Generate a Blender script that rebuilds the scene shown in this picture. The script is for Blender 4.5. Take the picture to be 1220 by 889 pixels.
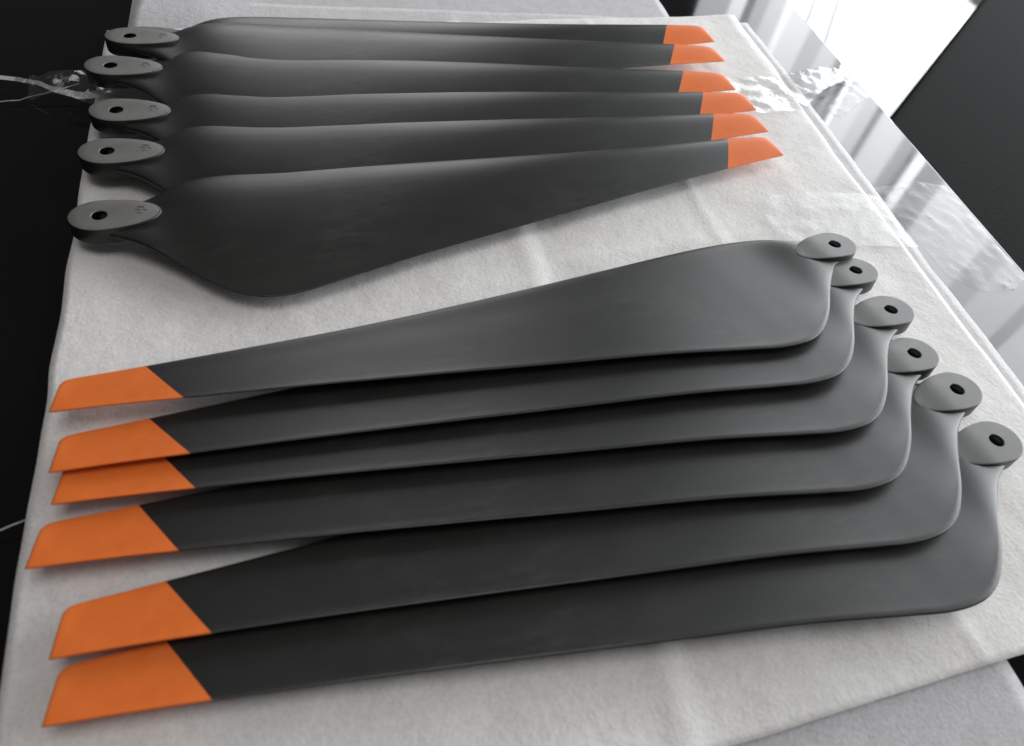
import bpy, bmesh, math, random
from mathutils import Vector, Matrix, noise
random.seed(7)
S = bpy.context.scene
for o in list(bpy.data.objects): bpy.data.objects.remove(o)
COL = S.collection

# ------------------------------------------------------------------ camera
PITCH, ROLL, FPX = math.radians(51.25), math.radians(13.5), 870.0
fwd = Vector((0, math.cos(PITCH), -math.sin(PITCH)))
r0 = Vector((1, 0, 0)); u0 = r0.cross(fwd)
RV = r0*math.cos(ROLL) + u0*math.sin(ROLL)
UV = -r0*math.sin(ROLL) + u0*math.cos(ROLL)
cd = bpy.data.cameras.new('camera'); cam = bpy.data.objects.new('camera', cd); COL.objects.link(cam)
cam.matrix_world = Matrix((( RV.x, UV.x, -fwd.x, 0), (RV.y, UV.y, -fwd.y, 0), (RV.z, UV.z, -fwd.z, 0.30), (0, 0, 0, 1)))
cd.sensor_width = 36; cd.lens = 36*FPX/1220; cd.clip_start = .01; cd.clip_end = 50
cd.dof.use_dof = True; cd.dof.focus_distance = .47; cd.dof.aperture_fstop = 9.0
S.camera = cam

# ------------------------------------------------------------------ world, lamps, exposure
w = bpy.data.worlds.new('World'); S.world = w; w.use_nodes = True
w.node_tree.nodes['Background'].inputs[0].default_value = (.95, .97, 1, 1)
w.node_tree.nodes['Background'].inputs[1].default_value = .05
S.view_settings.view_transform = 'Standard'; S.view_settings.look = 'None'
S.view_settings.gamma = 1; S.view_settings.exposure = 0.15; S.view_settings.use_curve_mapping = False

# the table's own axes: u across (0 at its right edge), v away
EV = Vector((-.39138, .92023, 0)); EU = Vector((.92023, .39138, 0)); T0 = Vector((.26214, .61049, 0))
ZT = -.005                                            # table top; the top foam layer lies at z = 0
def P(u, v, z=0.0):
    q = T0 + EU*u + EV*v; return Vector((q.x, q.y, z))

def area(name, loc, normal, up, sx, sy, rad, col=(1, 1, 1), spread=180):
    l = bpy.data.lights.new(name, 'AREA'); l.shape = 'RECTANGLE'; l.size = sx; l.size_y = sy
    l.energy = rad*math.pi*sx*sy; l.color = col; l.spread = math.radians(spread)
    o = bpy.data.objects.new(name, l); COL.objects.link(o)
    z = (-normal).normalized(); x = up.cross(z).normalized(); y = z.cross(x)
    o.matrix_world = Matrix(((x.x, y.x, z.x, loc.x), (x.y, y.y, z.y, loc.y), (x.z, y.z, z.z, loc.z), (0, 0, 0, 1)))
    return o
# daylight window beside the table: lamp strips, varied to give the reflected curtain folds
D = 1.3; GAIN = 2.1
window_strips = [(-.9, .30, 2.6), (.30, .46, 2.9), (.46, .50, 1.9), (.50, .62, 2.7), (.62, .70, 2.2), (.70, .935, 3.0), (.935, .955, 1.6), (.955, 1.025, 1.5), (1.03, 1.075, 4.4), (1.075, 1.10, .8), (1.10, 1.155, 1.7),
        (1.155, 1.285, 3.0), (1.285, 1.315, 1.1), (1.315, 1.38, 2.5), (1.38, 1.47, 3.0), (1.475, 1.50, 5.2), (1.50, 1.535, .8), (1.535, 1.56, 1.8), (1.56, 1.60, 1.2), (1.60, 1.70, 2.3), (1.70, 1.80, 1.8), (1.80, 1.95, 2.5),
        (1.95, 1.99, 3.2), (1.99, 2.10, 2.0), (2.10, 2.19, 1.4), (2.19, 2.25, .6), (2.25, 2.36, 2.3), (2.36, 2.62, 1.2)]
for a, b, r in window_strips:
    area('window_and_fill', P(D, (a+b)/2, .45), -EU, Vector((0, 0, 1)), b-a, 1.7, r*GAIN, (.94, .975, 1))
area('overhead_fill', P(-.5, -.9, 1.9), Vector((0, .25, -1)), EV, 1.6, 1.2, .15, (1, .95, .90))  # added weak fill for the room's ambient light
area('overhead_fill', Vector((.05, .10, 2.0)), Vector((-.03, .12, -1)), EV, 1.2, 1.0, 2.5, (1, .965, .93))  # added soft fill, lifts the foam without showing in the table top
# added unseen light behind the table; brightens leading edges and the left side
area('window_and_fill', Vector((-.80, 2.40, .80)), Vector((.35, -.95, -.25)), Vector((0, 0, 1)), 1.0, 1.1, 2.7, (.98, .985, 1))

# ------------------------------------------------------------------ materials
def mat(name, col, rough=.5, spec=.5, **k):
    m = bpy.data.materials.new(name); m.use_nodes = True
    b = m.node_tree.nodes['Principled BSDF']
    b.inputs['Base Color'].default_value = (*col, 1); b.inputs['Roughness'].default_value = rough
    b.inputs['Specular IOR Level'].default_value = spec
    for n, v in k.items(): b.inputs[n].default_value = v
    return m
def N_(m, t, **k):
    n = m.node_tree.nodes.new(t)
    for a, v in k.items(): setattr(n, a, v)
    return n
def lk(m, a, b): m.node_tree.links.new(a, b)
def coords(m, kind='Object', scale=(1, 1, 1)):
    t = N_(m, 'ShaderNodeTexCoord'); mp = N_(m, 'ShaderNodeMapping'); mp.inputs['Scale'].default_value = scale
    lk(m, t.outputs[kind], mp.inputs[0]); return mp.outputs[0]
def tex(m, vec, scale, detail=4, rough=.55):
    n = N_(m, 'ShaderNodeTexNoise'); n.inputs['Scale'].default_value = scale
    n.inputs['Detail'].default_value = detail; n.inputs['Roughness'].default_value = rough
    lk(m, vec, n.inputs['Vector']); return n.outputs['Fac']
def ramp(m, fac, stops):
    r = N_(m, 'ShaderNodeValToRGB'); e = r.color_ramp.elements
    while len(e) < len(stops): e.new(.5)
    for i, (p, c) in enumerate(stops): e[i].position = p; e[i].color = (*c, 1)
    lk(m, fac, r.inputs[0]); return r.outputs[0]
def bump(m, height, strength, dist, prev=None):
    b = N_(m, 'ShaderNodeBump'); b.inputs['Strength'].default_value = strength; b.inputs['Distance'].default_value = dist
    lk(m, height, b.inputs['Height'])
    if prev: lk(m, prev, b.inputs['Normal'])
    return b.outputs[0]
def BS(m): return m.node_tree.nodes['Principled BSDF']
def g(x): return (x, x, x)

def make_carbon(name, base, rough, tint=(1, 1.0, .93)):
    m = mat(name, tuple(base*t for t in tint), rough, .55)
    v = coords(m)
    n1 = tex(m, v, 40, 6, .7); n2 = tex(m, coords(m, scale=(.35, 1, 1)), 260, 3)
    c = ramp(m, n1, [(.3, tuple(base*.82*t for t in tint)), (.7, tuple(base*1.2*t for t in tint))])
    dv = coords(m, scale=(.45, 1.5, 1)); d1 = tex(m, dv, 120, 6, .75); d2 = tex(m, v, 11, 2)
    mu = N_(m, 'ShaderNodeMath', operation='MULTIPLY'); lk(m, d1, mu.inputs[0]); lk(m, d2, mu.inputs[1])
    df = ramp(m, mu.outputs[0], [(.30, g(0)), (.46, g(.08))])                       # pale dust and scuffs in patches
    mx = N_(m, 'ShaderNodeMix', data_type='RGBA'); lk(m, df, mx.inputs[0]); lk(m, c, mx.inputs[6]); mx.inputs[7].default_value = (.20, .20, .19, 1)
    lk(m, mx.outputs[2], BS(m).inputs['Base Color'])
    sm = tex(m, coords(m, scale=(.5, 1.6, 1)), 22, 7, .72)     # handling smudges change the sheen
    rr = N_(m, 'ShaderNodeMapRange'); rr.inputs[1].default_value = .35; rr.inputs[2].default_value = .72
    rr.inputs[3].default_value = rough-.03; rr.inputs[4].default_value = rough+.04
    lk(m, sm, rr.inputs[0]); lk(m, rr.outputs[0], BS(m).inputs['Roughness'])
    lk(m, bump(m, tex(m, v, 1500, 2), .12, .0004, bump(m, n2, .05, .0006)), BS(m).inputs['Normal'])
    return m
M = {}
M['carbon'] = make_carbon('carbon_nylon', .013, .38)
M['hubface'] = make_carbon('machined_hub_face', .135, .48)
M['hubback'] = make_carbon('moulded_hub_back', .060, .44)
M['bore'] = mat('bore_black', g(.003), .9, .02)
M['mark'] = mat('engraved_mark', g(.022), .7, .2)
m = M['orange'] = mat('orange_paint', (.72, .155, .028), .55, .22)
v = coords(m); lk(m, ramp(m, tex(m, v, 60, 5, .6), [(.3, (.66, .137, .022)), (.7, (.76, .170, .032))]), BS(m).inputs['Base Color'])
lk(m, bump(m, tex(m, v, 1200, 2), .10, .0004), BS(m).inputs['Normal'])

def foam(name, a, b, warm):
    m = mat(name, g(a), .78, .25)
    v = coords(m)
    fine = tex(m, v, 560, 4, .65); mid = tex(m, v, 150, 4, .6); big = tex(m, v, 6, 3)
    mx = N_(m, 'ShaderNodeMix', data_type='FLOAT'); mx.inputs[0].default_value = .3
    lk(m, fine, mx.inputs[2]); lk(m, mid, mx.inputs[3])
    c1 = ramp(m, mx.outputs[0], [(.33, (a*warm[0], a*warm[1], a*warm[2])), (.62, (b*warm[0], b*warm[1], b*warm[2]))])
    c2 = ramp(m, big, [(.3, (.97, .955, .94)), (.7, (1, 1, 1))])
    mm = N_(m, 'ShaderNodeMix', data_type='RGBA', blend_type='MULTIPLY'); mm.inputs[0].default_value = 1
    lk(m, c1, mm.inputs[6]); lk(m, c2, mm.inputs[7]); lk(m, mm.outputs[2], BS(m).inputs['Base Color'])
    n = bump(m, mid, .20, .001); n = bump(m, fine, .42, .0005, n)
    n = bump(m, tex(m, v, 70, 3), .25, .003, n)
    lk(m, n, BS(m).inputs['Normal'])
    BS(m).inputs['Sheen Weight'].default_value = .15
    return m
M['foam'] = foam('white_foam', .69, .82, (1, .99, .98))
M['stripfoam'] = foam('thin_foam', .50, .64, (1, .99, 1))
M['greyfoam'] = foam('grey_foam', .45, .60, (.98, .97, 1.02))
m = M['table'] = mat('black_glass', (.004, .0038, .0045), .05, .5, IOR=1.52)
v = coords(m); lk(m, ramp(m, tex(m, v, 9, 6, .7), [(.35, g(.035)), (.75, g(.10))]), BS(m).inputs['Roughness'])
lk(m, bump(m, tex(m, v, 5, 2), .02, .004), BS(m).inputs['Normal'])
M['tableside'] = mat('polished_edge', g(.22), .3, .6)
m = M['floor'] = mat('pale_floor', g(.86), .4, .5)
v = coords(m); lk(m, ramp(m, tex(m, v, 3, 5), [(.3, (.84, .84, .83)), (.7, (.90, .90, .89))]), BS(m).inputs['Base Color'])
M['track'] = mat('pale_grey_aluminium', g(.8), .4, .5)
m = M['leather'] = mat('black_upholstery', g(.010), .9, .06)
v = coords(m); lk(m, bump(m, tex(m, v, 180, 4), .3, .002), BS(m).inputs['Normal'])

def film(name, milk, rough=.08, opac=.10, thr=.52, ior=1.28):
    m = bpy.data.materials.new(name); m.use_nodes = True; nt = m.node_tree; nt.nodes.clear()
    out = nt.nodes.new('ShaderNodeOutputMaterial'); tr = nt.nodes.new('ShaderNodeBsdfTransparent')
    tr.inputs[0].default_value = (.97, .97, .97, 1)
    gl = nt.nodes.new('ShaderNodeBsdfGlossy'); gl.inputs['Roughness'].default_value = rough
    df = nt.nodes.new('ShaderNodeBsdfDiffuse'); df.inputs[0].default_value = (.85, .85, .85, 1)
    fr = nt.nodes.new('ShaderNodeLayerWeight'); pw = nt.nodes.new('ShaderNodeMath'); pw.operation = 'POWER'; pw.inputs[1].default_value = 4
    ma = nt.nodes.new('ShaderNodeMath'); ma.operation = 'MULTIPLY_ADD'; ma.inputs[1].default_value = .4; ma.inputs[2].default_value = (ior-1)*.35
    lk(m, fr.outputs['Facing'], pw.inputs[0]); lk(m, pw.outputs[0], ma.inputs[0])
    v = coords(m); bp = bump(m, tex(m, v, 70, 5, .6), .25, .003)
    for n in (gl, df, fr): lk(m, bp, n.inputs['Normal'])
    m1 = nt.nodes.new('ShaderNodeMixShader'); m2 = nt.nodes.new('ShaderNodeMixShader')
    lk(m, ramp(m, tex(m, v, 45, 6, .7), [(thr, g(opac)), (thr+.08, g(milk))]), m1.inputs[0])
    lk(m, tr.outputs[0], m1.inputs[1]); lk(m, df.outputs[0], m1.inputs[2])
    lk(m, ma.outputs[0], m2.inputs[0]); lk(m, m1.outputs[0], m2.inputs[1]); lk(m, gl.outputs[0], m2.inputs[2])
    lk(m, m2.outputs[0], out.inputs[0]); return m
M['film'] = film('clear_film', .35, .10, .02, .54, 1.3)
M['tape'] = film('milky_tape', .30, .3, .06, .50, 1.12)
M['strand'] = film('white_plastic', .8, .15, .35, .48, 1.4)
M['scuff'] = film('scuffed_film', .30, .3, .0, .60, 1.02)

# ------------------------------------------------------------------ object helpers
def mesh(name, verts, faces, mats, parent=None, smooth=True, idx=None):
    me = bpy.data.meshes.new(name); me.from_pydata([tuple(v) for v in verts], [], faces); me.update()
    for mm in (mats if isinstance(mats, (list, tuple)) else [mats]): me.materials.append(mm)
    if idx: me.polygons.foreach_set('material_index', idx)
    me.polygons.foreach_set('use_smooth', [smooth]*len(me.polygons))
    o = bpy.data.objects.new(name, me); COL.objects.link(o); o.parent = parent; return o
def tag(o, label, cat, group=None):
    o['label'] = label; o['category'] = cat
    if group: o['group'] = group
    return o
def frame_obj(o, u, v, z):                              # stand an object in the table's axes at (u, v, z)
    q = P(u, v, z)
    o.matrix_world = Matrix(((EU.x, EV.x, 0, q.x), (EU.y, EV.y, 0, q.y), (0, 0, 1, q.z), (0, 0, 0, 1)))
def box(name, x0, x1, y0, y1, z0, z1, m, bev=.002, parent=None):
    bm = bmesh.new(); bmesh.ops.create_cube(bm, size=1)
    for q in bm.verts: q.co = Vector(((x0+x1)/2+q.co.x*(x1-x0), (y0+y1)/2+q.co.y*(y1-y0), (z0+z1)/2+q.co.z*(z1-z0)))
    if bev: bmesh.ops.bevel(bm, geom=bm.edges[:], offset=bev, segments=3, affect='EDGES', profile=.5)
    me = bpy.data.meshes.new(name); bm.to_mesh(me); bm.free(); me.materials.append(m)
    o = bpy.data.objects.new(name, me); COL.objects.link(o); o.parent = parent; return o

# ------------------------------------------------------------------ setting: floor, track, table
fl = mesh('floor', [(-4, -3, 0), (D+.6, -3, 0), (D+.6, 4, 0), (-4, 4, 0)], [(0, 1, 2, 3)], M['floor']); frame_obj(fl, 0, 0, -.45)
fl['kind'] = 'structure'
tr = bpy.data.objects.new('floor_track', None); COL.objects.link(tr); tr.location = (.55, 1.90, -.449); tr.rotation_euler.z = math.radians(77)
tag(tr, 'pale grey metal track strip on the bright floor beyond the table', 'floor track')
for i in range(2): box('rail', -1.4, 1.2, -.05+i*.055, -.005+i*.055, 0, .012, M['track'], .004, tr)
tb = bpy.data.objects.new('table', None); COL.objects.link(tb); frame_obj(tb, 0, 0, ZT)
tag(tb, 'glossy black glass table top carrying the foam sheets and propeller blades', 'table')
box('table_top', -1.5, 0, -1.3, 1.4, -.010, 0, M['table'], .0012, tb)
box('table_rim', -1.48, -.004, -1.28, 1.38, -.034, -.0102, M['tableside'], .002, tb)
for (x, y) in ((-1.42, -1.2), (-.10, -1.2), (-1.42, 1.3), (-.10, 1.3)): box('leg', x-.03, x+.03, y-.03, y+.03, -.444, -.0345, M['tableside'], .003, tb)

# black padded bench below table height
be = bpy.data.objects.new('padded_bench', None); COL.objects.link(be); be.location = (.50, 1.14, -.449)
be.rotation_euler.z = math.atan2(.49, .24)
tag(be, 'black upholstered bench standing on the bright floor beyond the table edge', 'bench')
box('seat', -.52, .95, -1.1, 0, .14, .25, M['leather'], .008, be)
box('piping', -.515, .945, -.004, .0045, .236, .244, M['bore'], .0018, be)
for x, y in ((-.42, -1.0), (.85, -1.0), (-.42, -.12), (.85, -.12)): box('leg', x-.025, x+.025, y-.025, y+.025, 0, .1398, M['bore'], .003, be)

# ------------------------------------------------------------------ foam sheets
def sm(a, b, x):
    t = max(0, min(1, (x-a)/(b-a))); return t*t*(3-2*t)
def sheet(name, edge, nu, nv, hfun, thick, m):
    """edge(a, b) -> (u, v) over the unit square; a closed thin slab with rounded lip"""
    top = []; bot = []
    for j in range(nv+1):
        for i in range(nu+1):
            u, v = edge(i/nu, j/nv); z = hfun(u, v); top.append(P(u, v, z)); bot.append(P(u, v, z-thick))
    n = len(top); f = []; W_ = nu+1
    for j in range(nv):
        for i in range(nu):
            a = j*W_+i; f.append((a, a+1, a+1+W_, a+W_)); f.append((n+a, n+a+W_, n+a+1+W_, n+a+1))
    ring = [i for i in range(W_)] + [j*W_+nu for j in range(1, nv+1)] + [nv*W_+i for i in range(nu-1, -1, -1)] + [j*W_ for j in range(nv-1, 0, -1)]
    for k in range(len(ring)):
        a, b = ring[k], ring[(k+1) % len(ring)]; f.append((a, n+a, n+b, b))
    return mesh(name, top+bot, f, m)
def nz(u, v, s, seed=0): return noise.noise(Vector((u*s, v*s, seed*7.3)))
def wob(v, seed, amp): return amp*(nz(v, seed, 9)+.5*nz(v, seed, 31))
UL, UR, VN, VF = -.606, -.083, -.412, .0
def main_edge(a, b):
    vf = .097+(.159-.097)*a + wob(a*.5, 3, .0016); vn = -.443+.030*a+wob(a*.5, 5, .001); v = vn + (vf-vn)*b
    ul = UL-.006*b+.004*(1-b)+wob(v, 1, .0022); ur = UR+.004*math.sin(6*v)+wob(v, 2, .002)
    return ul+(ur-ul)*a, v
def main_h(u, v):
    z = .0004*nz(u, v, 14)+.0009*nz(u, v, 5, 1)
    d = u+.356+.004*nz(v, 2, 12)                                        # crease running away from the viewer
    z += .0011*math.exp(-(d/.008)**2)-.0009*sm(-.001, .012, d)*sm(.075, .012, d)
    d = v+.158-.13*(u+.353)+.003*nz(u, 1, 20)                           # crease across the sheet
    z += .0009*math.exp(-(d/.004)**2)*sm(-.38, -.34, u)*sm(-.12, -.17, u)
    d = u+.225+.05*(v+.1)
    z += .0007*math.exp(-(d/.004)**2)
    z += .0022*sm(.03, 0, v+.413-.074*(u+.191))                                        # near lip lifts a little
    z += .0010*nz(u, v, 22, 3)+.0005*nz(u, v, 47, 5)                     # soft padded dents
    z -= .0016*sm(UR-.006, UR+.002, u)
    return z-.0009
fo = sheet('foam_sheet', main_edge, 150, 150, main_h, .0016, M['foam'])
tag(fo, 'white foam packing sheet under both fans of propeller blades', 'foam sheet')
def under_edge(a, b):
    v = -.36+(.150+.36)*b; ul = -.600; ur = -.074+.004*math.sin(5*v+1)+wob(v, 8, .003)
    return ul+(ur-ul)*a, v
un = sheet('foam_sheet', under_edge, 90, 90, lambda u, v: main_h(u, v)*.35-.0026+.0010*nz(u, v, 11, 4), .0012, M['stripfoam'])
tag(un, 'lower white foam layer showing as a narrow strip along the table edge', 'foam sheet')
def back_edge(a, b):
    v = .085+.26*b+.05*a; ul = -.598+wob(v, 12, .003)-.02*sm(.5, 1, b); ur = -.149+wob(v, 13, .002); return ul+(ur-ul)*a, v
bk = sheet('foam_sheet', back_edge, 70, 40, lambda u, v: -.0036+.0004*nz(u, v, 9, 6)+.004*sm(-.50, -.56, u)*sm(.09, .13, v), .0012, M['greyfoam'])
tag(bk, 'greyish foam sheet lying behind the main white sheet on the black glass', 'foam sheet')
def front_edge(a, b):
    v = -.75+.355*b-.03*(1-a); ul = -.95; ur = -.1945+.05*(v+.41)*-1+wob(v, 16, .002); return ul+(ur-ul)*a, v
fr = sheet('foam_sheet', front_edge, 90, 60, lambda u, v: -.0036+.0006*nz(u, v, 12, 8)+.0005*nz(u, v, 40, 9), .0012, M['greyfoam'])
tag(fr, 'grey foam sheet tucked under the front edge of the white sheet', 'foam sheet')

# ------------------------------------------------------------------ clear film and tape
def ribbon(name, rows, nw, m, crumple, seed):
    """rows: list of ((u, v, z) side A, (u, v, z) side B), crumpled between them"""
    V = []; F_ = []
    sub = 8; R = []
    for k in range(len(rows)-1):
        for s in range(sub):
            t = s/sub; R.append([tuple(rows[k][e][c]*(1-t)+rows[k+1][e][c]*t for c in range(3)) for e in (0, 1)])
    R.append(list(rows[-1]))
    for i, (A, B) in enumerate(R):
        for j in range(nw+1):
            t = j/nw; u, v, z = (A[c]*(1-t)+B[c]*t for c in range(3))
            n = noise.noise(Vector((u*55, v*55, seed)))+.6*noise.noise(Vector((u*130, v*130, seed+3)))
            V.append(P(u+.0015*n*crumple, v+.001*n*crumple, z+.003*abs(n)*crumple))
    for i in range(len(R)-1):
        for j in range(nw):
            a = i*(nw+1)+j; F_.append((a, a+1, a+nw+2, a+nw+1))
    o = mesh(name, V, F_, m)
    return o
o = ribbon('clear_film', [((-.170, .046, .0016), (-.175, -.004, .0016)), ((-.125, .047, .0018), (-.130, -.004, .0016)), ((-.090, .047, .002), (-.090, .0, .0018)),
    ((-.070, .050, .006), (-.066, .020, .003)), ((-.045, .057, .007), (-.045, .036, .002)), ((-.024, .060, .003), (-.020, .050, -.003)), ((-.010, .078, .004), (-.004, .046, -.004))], 14, M['film'], 1.0, 1.0)
tag(o, 'twisted clear plastic film band pulled off the white foam over the table edge', 'plastic film')
o = ribbon('clear_film', [((-.600, .040, .0015), (-.600, .004, .0015)), ((-.612, .036, .004), (-.612, .002, .001)), ((-.628, .030, .008), (-.628, .014, .002)), ((-.650, .026, .004), (-.650, .012, -.003))], 12, M['film'], 1.4, 5.0)
tag(o, 'crumpled clear film scrap beside the engraved hubs on black glass', 'plastic film')
o = ribbon('plastic_strand', [((-.700, .044, ZT+.001), (-.700, .047, ZT+.001)), ((-.655, .024, .003), (-.655, .0275, .004)), ((-.632, .008, .006), (-.632, .0125, .007)), ((-.618, .002, .005), (-.616, .008, .006)), ((-.604, .008, .002), (-.603, .018, .003))], 3, M['strand'], .5, 31.0)
tag(o, 'bright twisted plastic strand running from the foam onto black glass', 'plastic strand')
o = ribbon('plastic_strand', [((-.71, .004, ZT+.001), (-.71, .0052, ZT+.001)), ((-.655, .012, ZT+.002), (-.655, .0133, ZT+.002)), ((-.620, .022, .003), (-.620, .0235, .003))], 2, M['strand'], .4, 37.0)
tag(o, 'hair-thin plastic strand lying across the bright twisted strand', 'plastic strand')
o = ribbon('clear_tape', [((-.182, -.104, .0014), (-.182, -.150, .0014)), ((-.14, -.101, .0016), (-.14, -.155, .0014)), ((-.095, -.103, .0016), (-.092, -.160, .0014)),
    ((-.080, -.106, .0006), (-.078, -.160, .0006))], 16, M['tape'], .35, 9.0)
tag(o, 'milky clear tape strip stuck across the white foam near the plain hubs', 'tape')
o = ribbon('protective_film', [((-.070, -.090, ZT+.0006), (-.066, -.185, ZT+.0006)), ((-.045, -.088, ZT+.0012), (-.045, -.20, ZT+.0008)),
    ((-.022, -.086, ZT+.001), (-.022, -.20, ZT+.0012)), ((-.004, -.09, ZT+.0005), (-.004, -.19, ZT+.0005))], 30, M['scuff'], .5, 13.0)
tag(o, 'scuffed protective film with bubbles on the table beside the milky tape', 'plastic film')
o = ribbon('protective_film', [((-.058, .012, ZT+.0006), (-.050, .0, ZT+.0006)), ((-.030, .036, ZT+.001), (-.022, .020, ZT+.001)), ((-.012, .052, ZT+.0012), (-.004, .030, ZT+.001))], 10, M['scuff'], .4, 21.0)
tag(o, 'small torn film scrap on the table under the twisted film band', 'plastic film')
o = ribbon('plastic_strand', [((-.630, -.2985, ZT+.001), (-.630, -.298, ZT+.001)), ((-.618, -.2965, -.001), (-.618, -.2958, -.001)), ((-.604, -.2925, .0016), (-.604, -.292, .0016))], 2, M['strand'], .3, 2.0)
tag(o, 'thin white plastic strand at the foam edge on the black glass', 'plastic strand')

# ------------------------------------------------------------------ propeller blade (millimetres, hub centre at the origin)
ST = [  # xLE, xTE, yLE, yTE, zLE, zTE, camber, thickness
 (0, 0, 9.0, -11.5, 0, 0, 0, 6.4), (6, 6, 10.2, -14.5, 0, 0, 0, 6.4), (12, 12, 11.2, -17.8, 0, -.1, 0, 6.4), (19, 19, 12.6, -23, 0, -.6, 0, 6.4), (27, 27, 15.8, -30.5, .5, -1.7, .1, 6.5), (35, 35, 20.4, -38.5, 1.8, -3.2, .8, 6.6),
 (44, 44, 24, -48.5, 3.0, -4.6, 1.7, 6.6), (54, 54, 26, -58, 3.6, -5.7, 2.4, 6.5), (64, 64, 26.8, -65.5, 3.8, -6.4, 2.7, 6.4), (74, 74, 27, -69.8, 3.8, -6.5, 2.8, 6.3),
 (86, 86, 26.8, -71.2, 3.7, -6.3, 2.8, 6.1), (98, 98, 26.3, -70.2, 3.6, -5.9, 2.8, 5.9), (112, 112, 25.6, -67.2, 3.6, -5.5, 2.7, 5.7),
 (160, 160, 22.4, -56.6, 3.7, -4.7, 2.4, 5.2), (225, 225, 18.2, -44.8, 4.0, -3.6, 2.1, 4.6), (320, 316, 14.2, -28.4, 4.1, -2.1, 1.6, 3.9), (370, 360, 13.8, -20.8, 3.8, -1.4, 1.4, 3.4), (413, 398, 13.8, -14.7, 3.4, -.9, 1.2, 3.0)]
TP = [(413, 398, 13.8, -14.7, 3.4, -.9, 1.2, 3.0), (428, 418, 13.7, -11.6, 3.0, -.9, 1.1, 2.7), (439.5, 437.5, 13.6, -8.9, 2.6, -.8, .9, 2.4), (444.5, 448, 13.3, -7.6, 2.3, -.7, .7, 2.1), (446.9, 450.8, 12.5, -7.2, 2.1, -.6, .4, 1.7), (448.4, 452.4, 10.8, -6.9, 1.8, -.6, .2, 1.1)]
def densify(st, n):
    out = []
    for k in range(len(st)-1):
        p0 = st[max(k-1, 0)]; p1 = st[k]; p2 = st[k+1]; p3 = st[min(k+2, len(st)-1)]
        m_ = max(2, int((p2[0]-p1[0])/n))
        for s in range(m_):
            t = s/m_; row = []
            h = max(p2[0]-p1[0], 1e-6); h0 = max(p1[0]-p0[0], h*.999 if k == 0 else 1e-6); h2 = max(p3[0]-p2[0], 1e-6)
            for c in range(8):
                d1 = (p2[c]-p1[c])/h; d0 = (p1[c]-p0[c])/h0 if k else d1; d2 = (p3[c]-p2[c])/h2 if k < len(st)-2 else d1
                m1 = (d0*h+d1*h0)/(h+h0); m2 = (d1*h2+d2*h)/(h+h2)
                a, b = t*t*(3-2*t), t*t*t; 
                row.append((2*b-3*t*t+1)*p1[c]+(b-2*t*t+t)*m1*h+(-2*b+3*t*t)*p2[c]+(b-t*t)*m2*h)
            out.append(row)
    out.append(list(st[-1])); return out
def section(row, K=16):
    xl, xt, yl, yt, zl, zt, cb, th = row; root = sm(48, 18, xl); pts = []
    def half(u):
        na = (1.4845*math.sqrt(u)-.63*u-1.758*u*u+1.4215*u**3-.5075*u**4)/.5*.94 + .0
        el = math.sqrt(max(0, 1-(2*u-1)**2))**.6
        s = na*(1-root)+el*root
        return max(th/2*s, (.30 if 0 < u else .0)*(1-root)*min(1, th/2))
    for k in range(K+1):
        u = (1-math.cos(math.pi*k/K))/2; pts.append((u, 1))
    for k in range(K-1, 0, -1):
        u = (1-math.cos(math.pi*k/K))/2; pts.append((u, -1))
    o = []
    for u, s in pts:
        o.append(((xl+(xt-xl)*u)/1000, (yl+(yt-yl)*u)/1000, (zl+(zt-zl)*u+cb*(1-((.3-u)/.3)**2 if u < .3 else 1-((u-.3)/.7)**2)+s*half(u))/1000))
    return o
def loft(name, st, n, m, cap0, cap1):
    rows = [section(r) for r in densify(st, n)]; L = len(rows[0]); V = [p for r in rows for p in r]; F_ = []
    for i in range(len(rows)-1):
        for j in range(L): F_.append((i*L+j, (i+1)*L+j, (i+1)*L+(j+1) % L, i*L+(j+1) % L))
    if cap0: F_.append(tuple(range(L)))
    if cap1: F_.append(tuple((len(rows)-1)*L+j for j in range(L-1, -1, -1)))
    o = mesh(name, V, F_, m); bm = bmesh.new(); bm.from_mesh(o.data); bmesh.ops.recalc_face_normals(bm, faces=bm.faces); bm.to_mesh(o.data); bm.free()
    return o
def hub_outline(K=64):
    pts = []
    for k in range(K):
        a = 2*math.pi*k/K; c, s = math.cos(a), math.sin(a)
        x = 15.5*c if c < 0 else 31*c
        y = 13.2*s
        pts.append((x, y-.03*x))
    return pts
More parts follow.
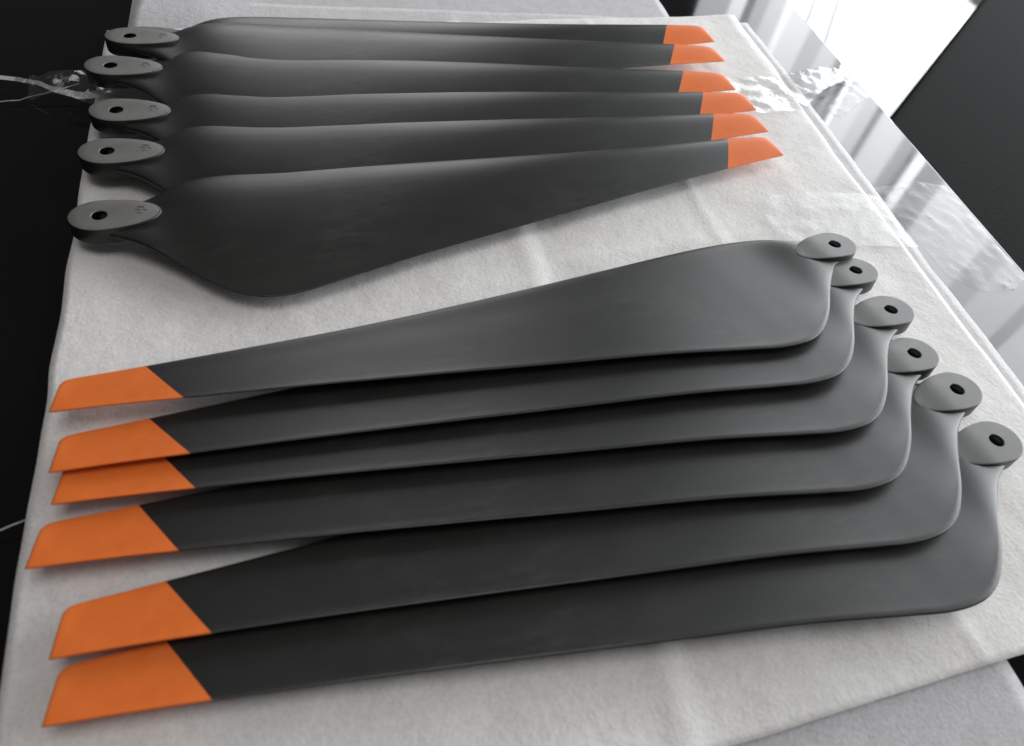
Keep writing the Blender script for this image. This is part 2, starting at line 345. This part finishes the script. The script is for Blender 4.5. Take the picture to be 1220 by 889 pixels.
def make_hub():
    HO = hub_outline(); K = len(HO); V = []; F_ = []; I = []
    prof = [(.5, 4.7), (.15, 4.55), (0, 4.2), (0, -4.2), (.15, -4.55), (.5, -4.7)]; R = 3.9
    rings = []
    def ring(pts, z): rings.append(len(V)); V.extend((x/1000, y/1000, z*(1-.34*sm(10, 31, x) if z < 0 else 1)/1000) for x, y in pts)
    circ = [(R*math.cos(math.atan2(y*1.0, x)), R*math.sin(math.atan2(y, x))) for x, y in HO]
    c2 = [(x*1.1, y*1.1) for x, y in circ]
    mid = [((x*.55+cx*.45), (y*.55+cy*.45)) for (x, y), (cx, cy) in zip(HO, circ)]
    ring(circ, 4.3); ring(c2, 4.7); ring(mid, 4.7)
    for ins, z in prof: ring([(x*(1-ins/14), y*(1-ins/13)) for x, y in HO], z)
    for t in (.88, .74, .58, .42, .26, .12): ring([(x*t+cx*(1-t), y*t+cy*(1-t)) for (x, y), (cx, cy) in zip(HO, c2)], -4.7)
    ring(c2, -4.7); ring(circ, -4.3)
    for a in range(len(rings)-1):
        for k in range(K):
            n = (k+1) % K; F_.append((rings[a]+k, rings[a+1]+k, rings[a+1]+n, rings[a]+n)); I.append(1 if a < 3 else 2 if a > 7 else 0)
    hub = mesh('hub', V, F_, [M['carbon'], M['hubface'], M['hubback']], None, True, I)
    V = []; F_ = []
    for i, z in enumerate((4.3, -4.3)): V.extend((x/1000, y/1000, z/1000) for x, y in circ)
    for k in range(K): n = (k+1) % K; F_.append((k, n, K+n, K+k))
    F_.append(tuple(K+k for k in range(K)))
    hole = mesh('bolt_hole', V, F_, M['bore'])  # shade inside the hole put into its black wall and closed floor
    for ob in (hub,):
        bm = bmesh.new(); bm.from_mesh(ob.data); bmesh.ops.recalc_face_normals(bm, faces=bm.faces); bm.to_mesh(ob.data); bm.free()
        ob.data.set_sharp_from_angle(angle=math.radians(24))
    return hub, hole
def strokes(sgn):
    V = []; F_ = []
    def bar(x0, y0, x1, y1, w=.38):
        dx, dy = x1-x0, y1-y0; l = math.hypot(dx, dy); nx, ny = -dy/l*w/2, dx/l*w/2; b = len(V)
        for x, y in ((x0+nx, y0+ny), (x1+nx, y1+ny), (x1-nx, y1-ny), (x0-nx, y0-ny)): V.append((x/1000, y/1000, sgn*4.76/1000))
        F_.append((b, b+1, b+2, b+3))
    # small worn moulding code running across the hub: short strokes, too worn to read
    bar(18.6, 4.2, 22.8, 4.0); bar(19.4, 3.3, 22.0, 2.9, .5); bar(19.4, 3.3, 19.3, 2.2); bar(22.0, 2.9, 22.0, 1.9)
    bar(17.6, 1.2, 20.6, .9, .55); bar(21.4, 1.0, 23.2, .6, .5); bar(23.2, .6, 23.4, -.6, .35); bar(18.6, -1.5, 20.4, -1.8, .6); bar(20.8, -2.1, 21.4, -2.4, .4)
    return mesh('engraved_mark', V, F_, M['mark'], None, False)

proto = {}
body0 = loft('blade_body', ST, 3.5, M['carbon'], True, False)
tip0 = loft('orange_tip', TP, 2.0, M['orange'], False, True)
hub0, hole0 = make_hub(); mt0 = strokes(1)
used = [False]
def cp(o, parent):
    c = o.copy() if used[0] else o
    if used[0]: COL.objects.link(c)
    c.parent = parent; return c
def blade(label, A, B, flip, roll=0.0, group='folding propeller blades', hubtilt=0.0):
    A = Vector(A); B = Vector(B)
    root = bpy.data.objects.new('propeller_blade', None); COL.objects.link(root)
    x = (B-A).normalized(); zu = Vector((0, 0, -1 if flip else 1))
    y = zu.cross(x).normalized(); z = x.cross(y)
    M3 = Matrix(((x.x, y.x, z.x, A.x), (x.y, y.y, z.y, A.y), (x.z, y.z, z.z, A.z), (0, 0, 0, 1)))
    root.matrix_world = M3 @ Matrix.Rotation(math.radians(roll), 4, 'X') @ Matrix.Scale(.99, 4)
    root.empty_display_size = .02
    tag(root, label, 'propeller blade', group)
    cp(body0, root); cp(tip0, root); h = cp(hub0, root); cp(hole0, h); h.rotation_euler.x = math.radians(hubtilt)
    if not flip: cp(mt0, h)
    if not used[0]:
        used[0] = True
    return root
# back fan: engraved hub faces up.  A is the hub centre, B the middle of the tip.
FB = [(-0.2992, 0.4430, 0.0085, 0.1022, 0.6476, 0.0100, 0.0000), (-0.2998, 0.4277, 0.0160, 0.1099, 0.6126, 0.0115, -6.0000), (-0.2937, 0.3919, 0.0155, 0.1145, 0.5687, 0.0120, -4.0000), (-0.2700, 0.3534, 0.0130, 0.1321, 0.5470, 0.0115, -3.0000), (-0.2561, 0.3168, 0.0120, 0.1428, 0.5225, 0.0110, -3.0000), (-0.2330, 0.2665, 0.0116, 0.1519, 0.4949, 0.0110, -3.0000)]
FL = ['lowest blade of the engraved-hub fan, its hub hidden under the next blade', 'second blade of the engraved-hub fan, farthest from the plain-hub fan to show its hub',
      'third blade of the engraved-hub fan, hub beside the crumpled clear film', 'fourth blade of the engraved-hub fan, third down from its fully exposed blade',
      'fifth blade of the engraved-hub fan, partly covered by its fully exposed blade', 'fully exposed top blade of the engraved-hub fan, whole wide dark root showing']
for q, l in zip(FB, FL): blade(l, q[:3], q[3:6], False, q[6], 'blades fanned with engraved hub faces up')
NB = [(0.1831, 0.3948, 0.0095, -0.1941, 0.1543, 0.0130, 4.0000), (0.1947, 0.3740, 0.0094, -0.1782, 0.1283, 0.0122, 4.0000), (0.2132, 0.3453, 0.0092, -0.1715, 0.1152, 0.0112, 3.5000), (0.2224, 0.3129, 0.0090, -0.1634, 0.0903, 0.0112, 3.0000), (0.2436, 0.2927, 0.0088, -0.1379, 0.0619, 0.0112, 2.5000), (0.2590, 0.2624, 0.0086, -0.1276, 0.0420, 0.0105, 2.0000)]
NL = ['fully exposed top blade of the plain-hub fan, lying next to the other fan', 'second blade of the plain-hub fan, directly under its fully exposed top blade',
      'third blade of the plain-hub fan, its orange tip mostly under the second blade tip', 'fourth blade of the plain-hub fan, its orange tip reaching past the foam edge',
      'fifth blade of the plain-hub fan, overlapping only the bottom blade', 'bottom blade of the plain-hub fan, whole rounded trailing edge over bare foam']
for q, l in zip(NB, NL): blade(l, q[:3], q[3:6], True, q[6], 'blades fanned with plain hub faces up', q[6]*1.2)
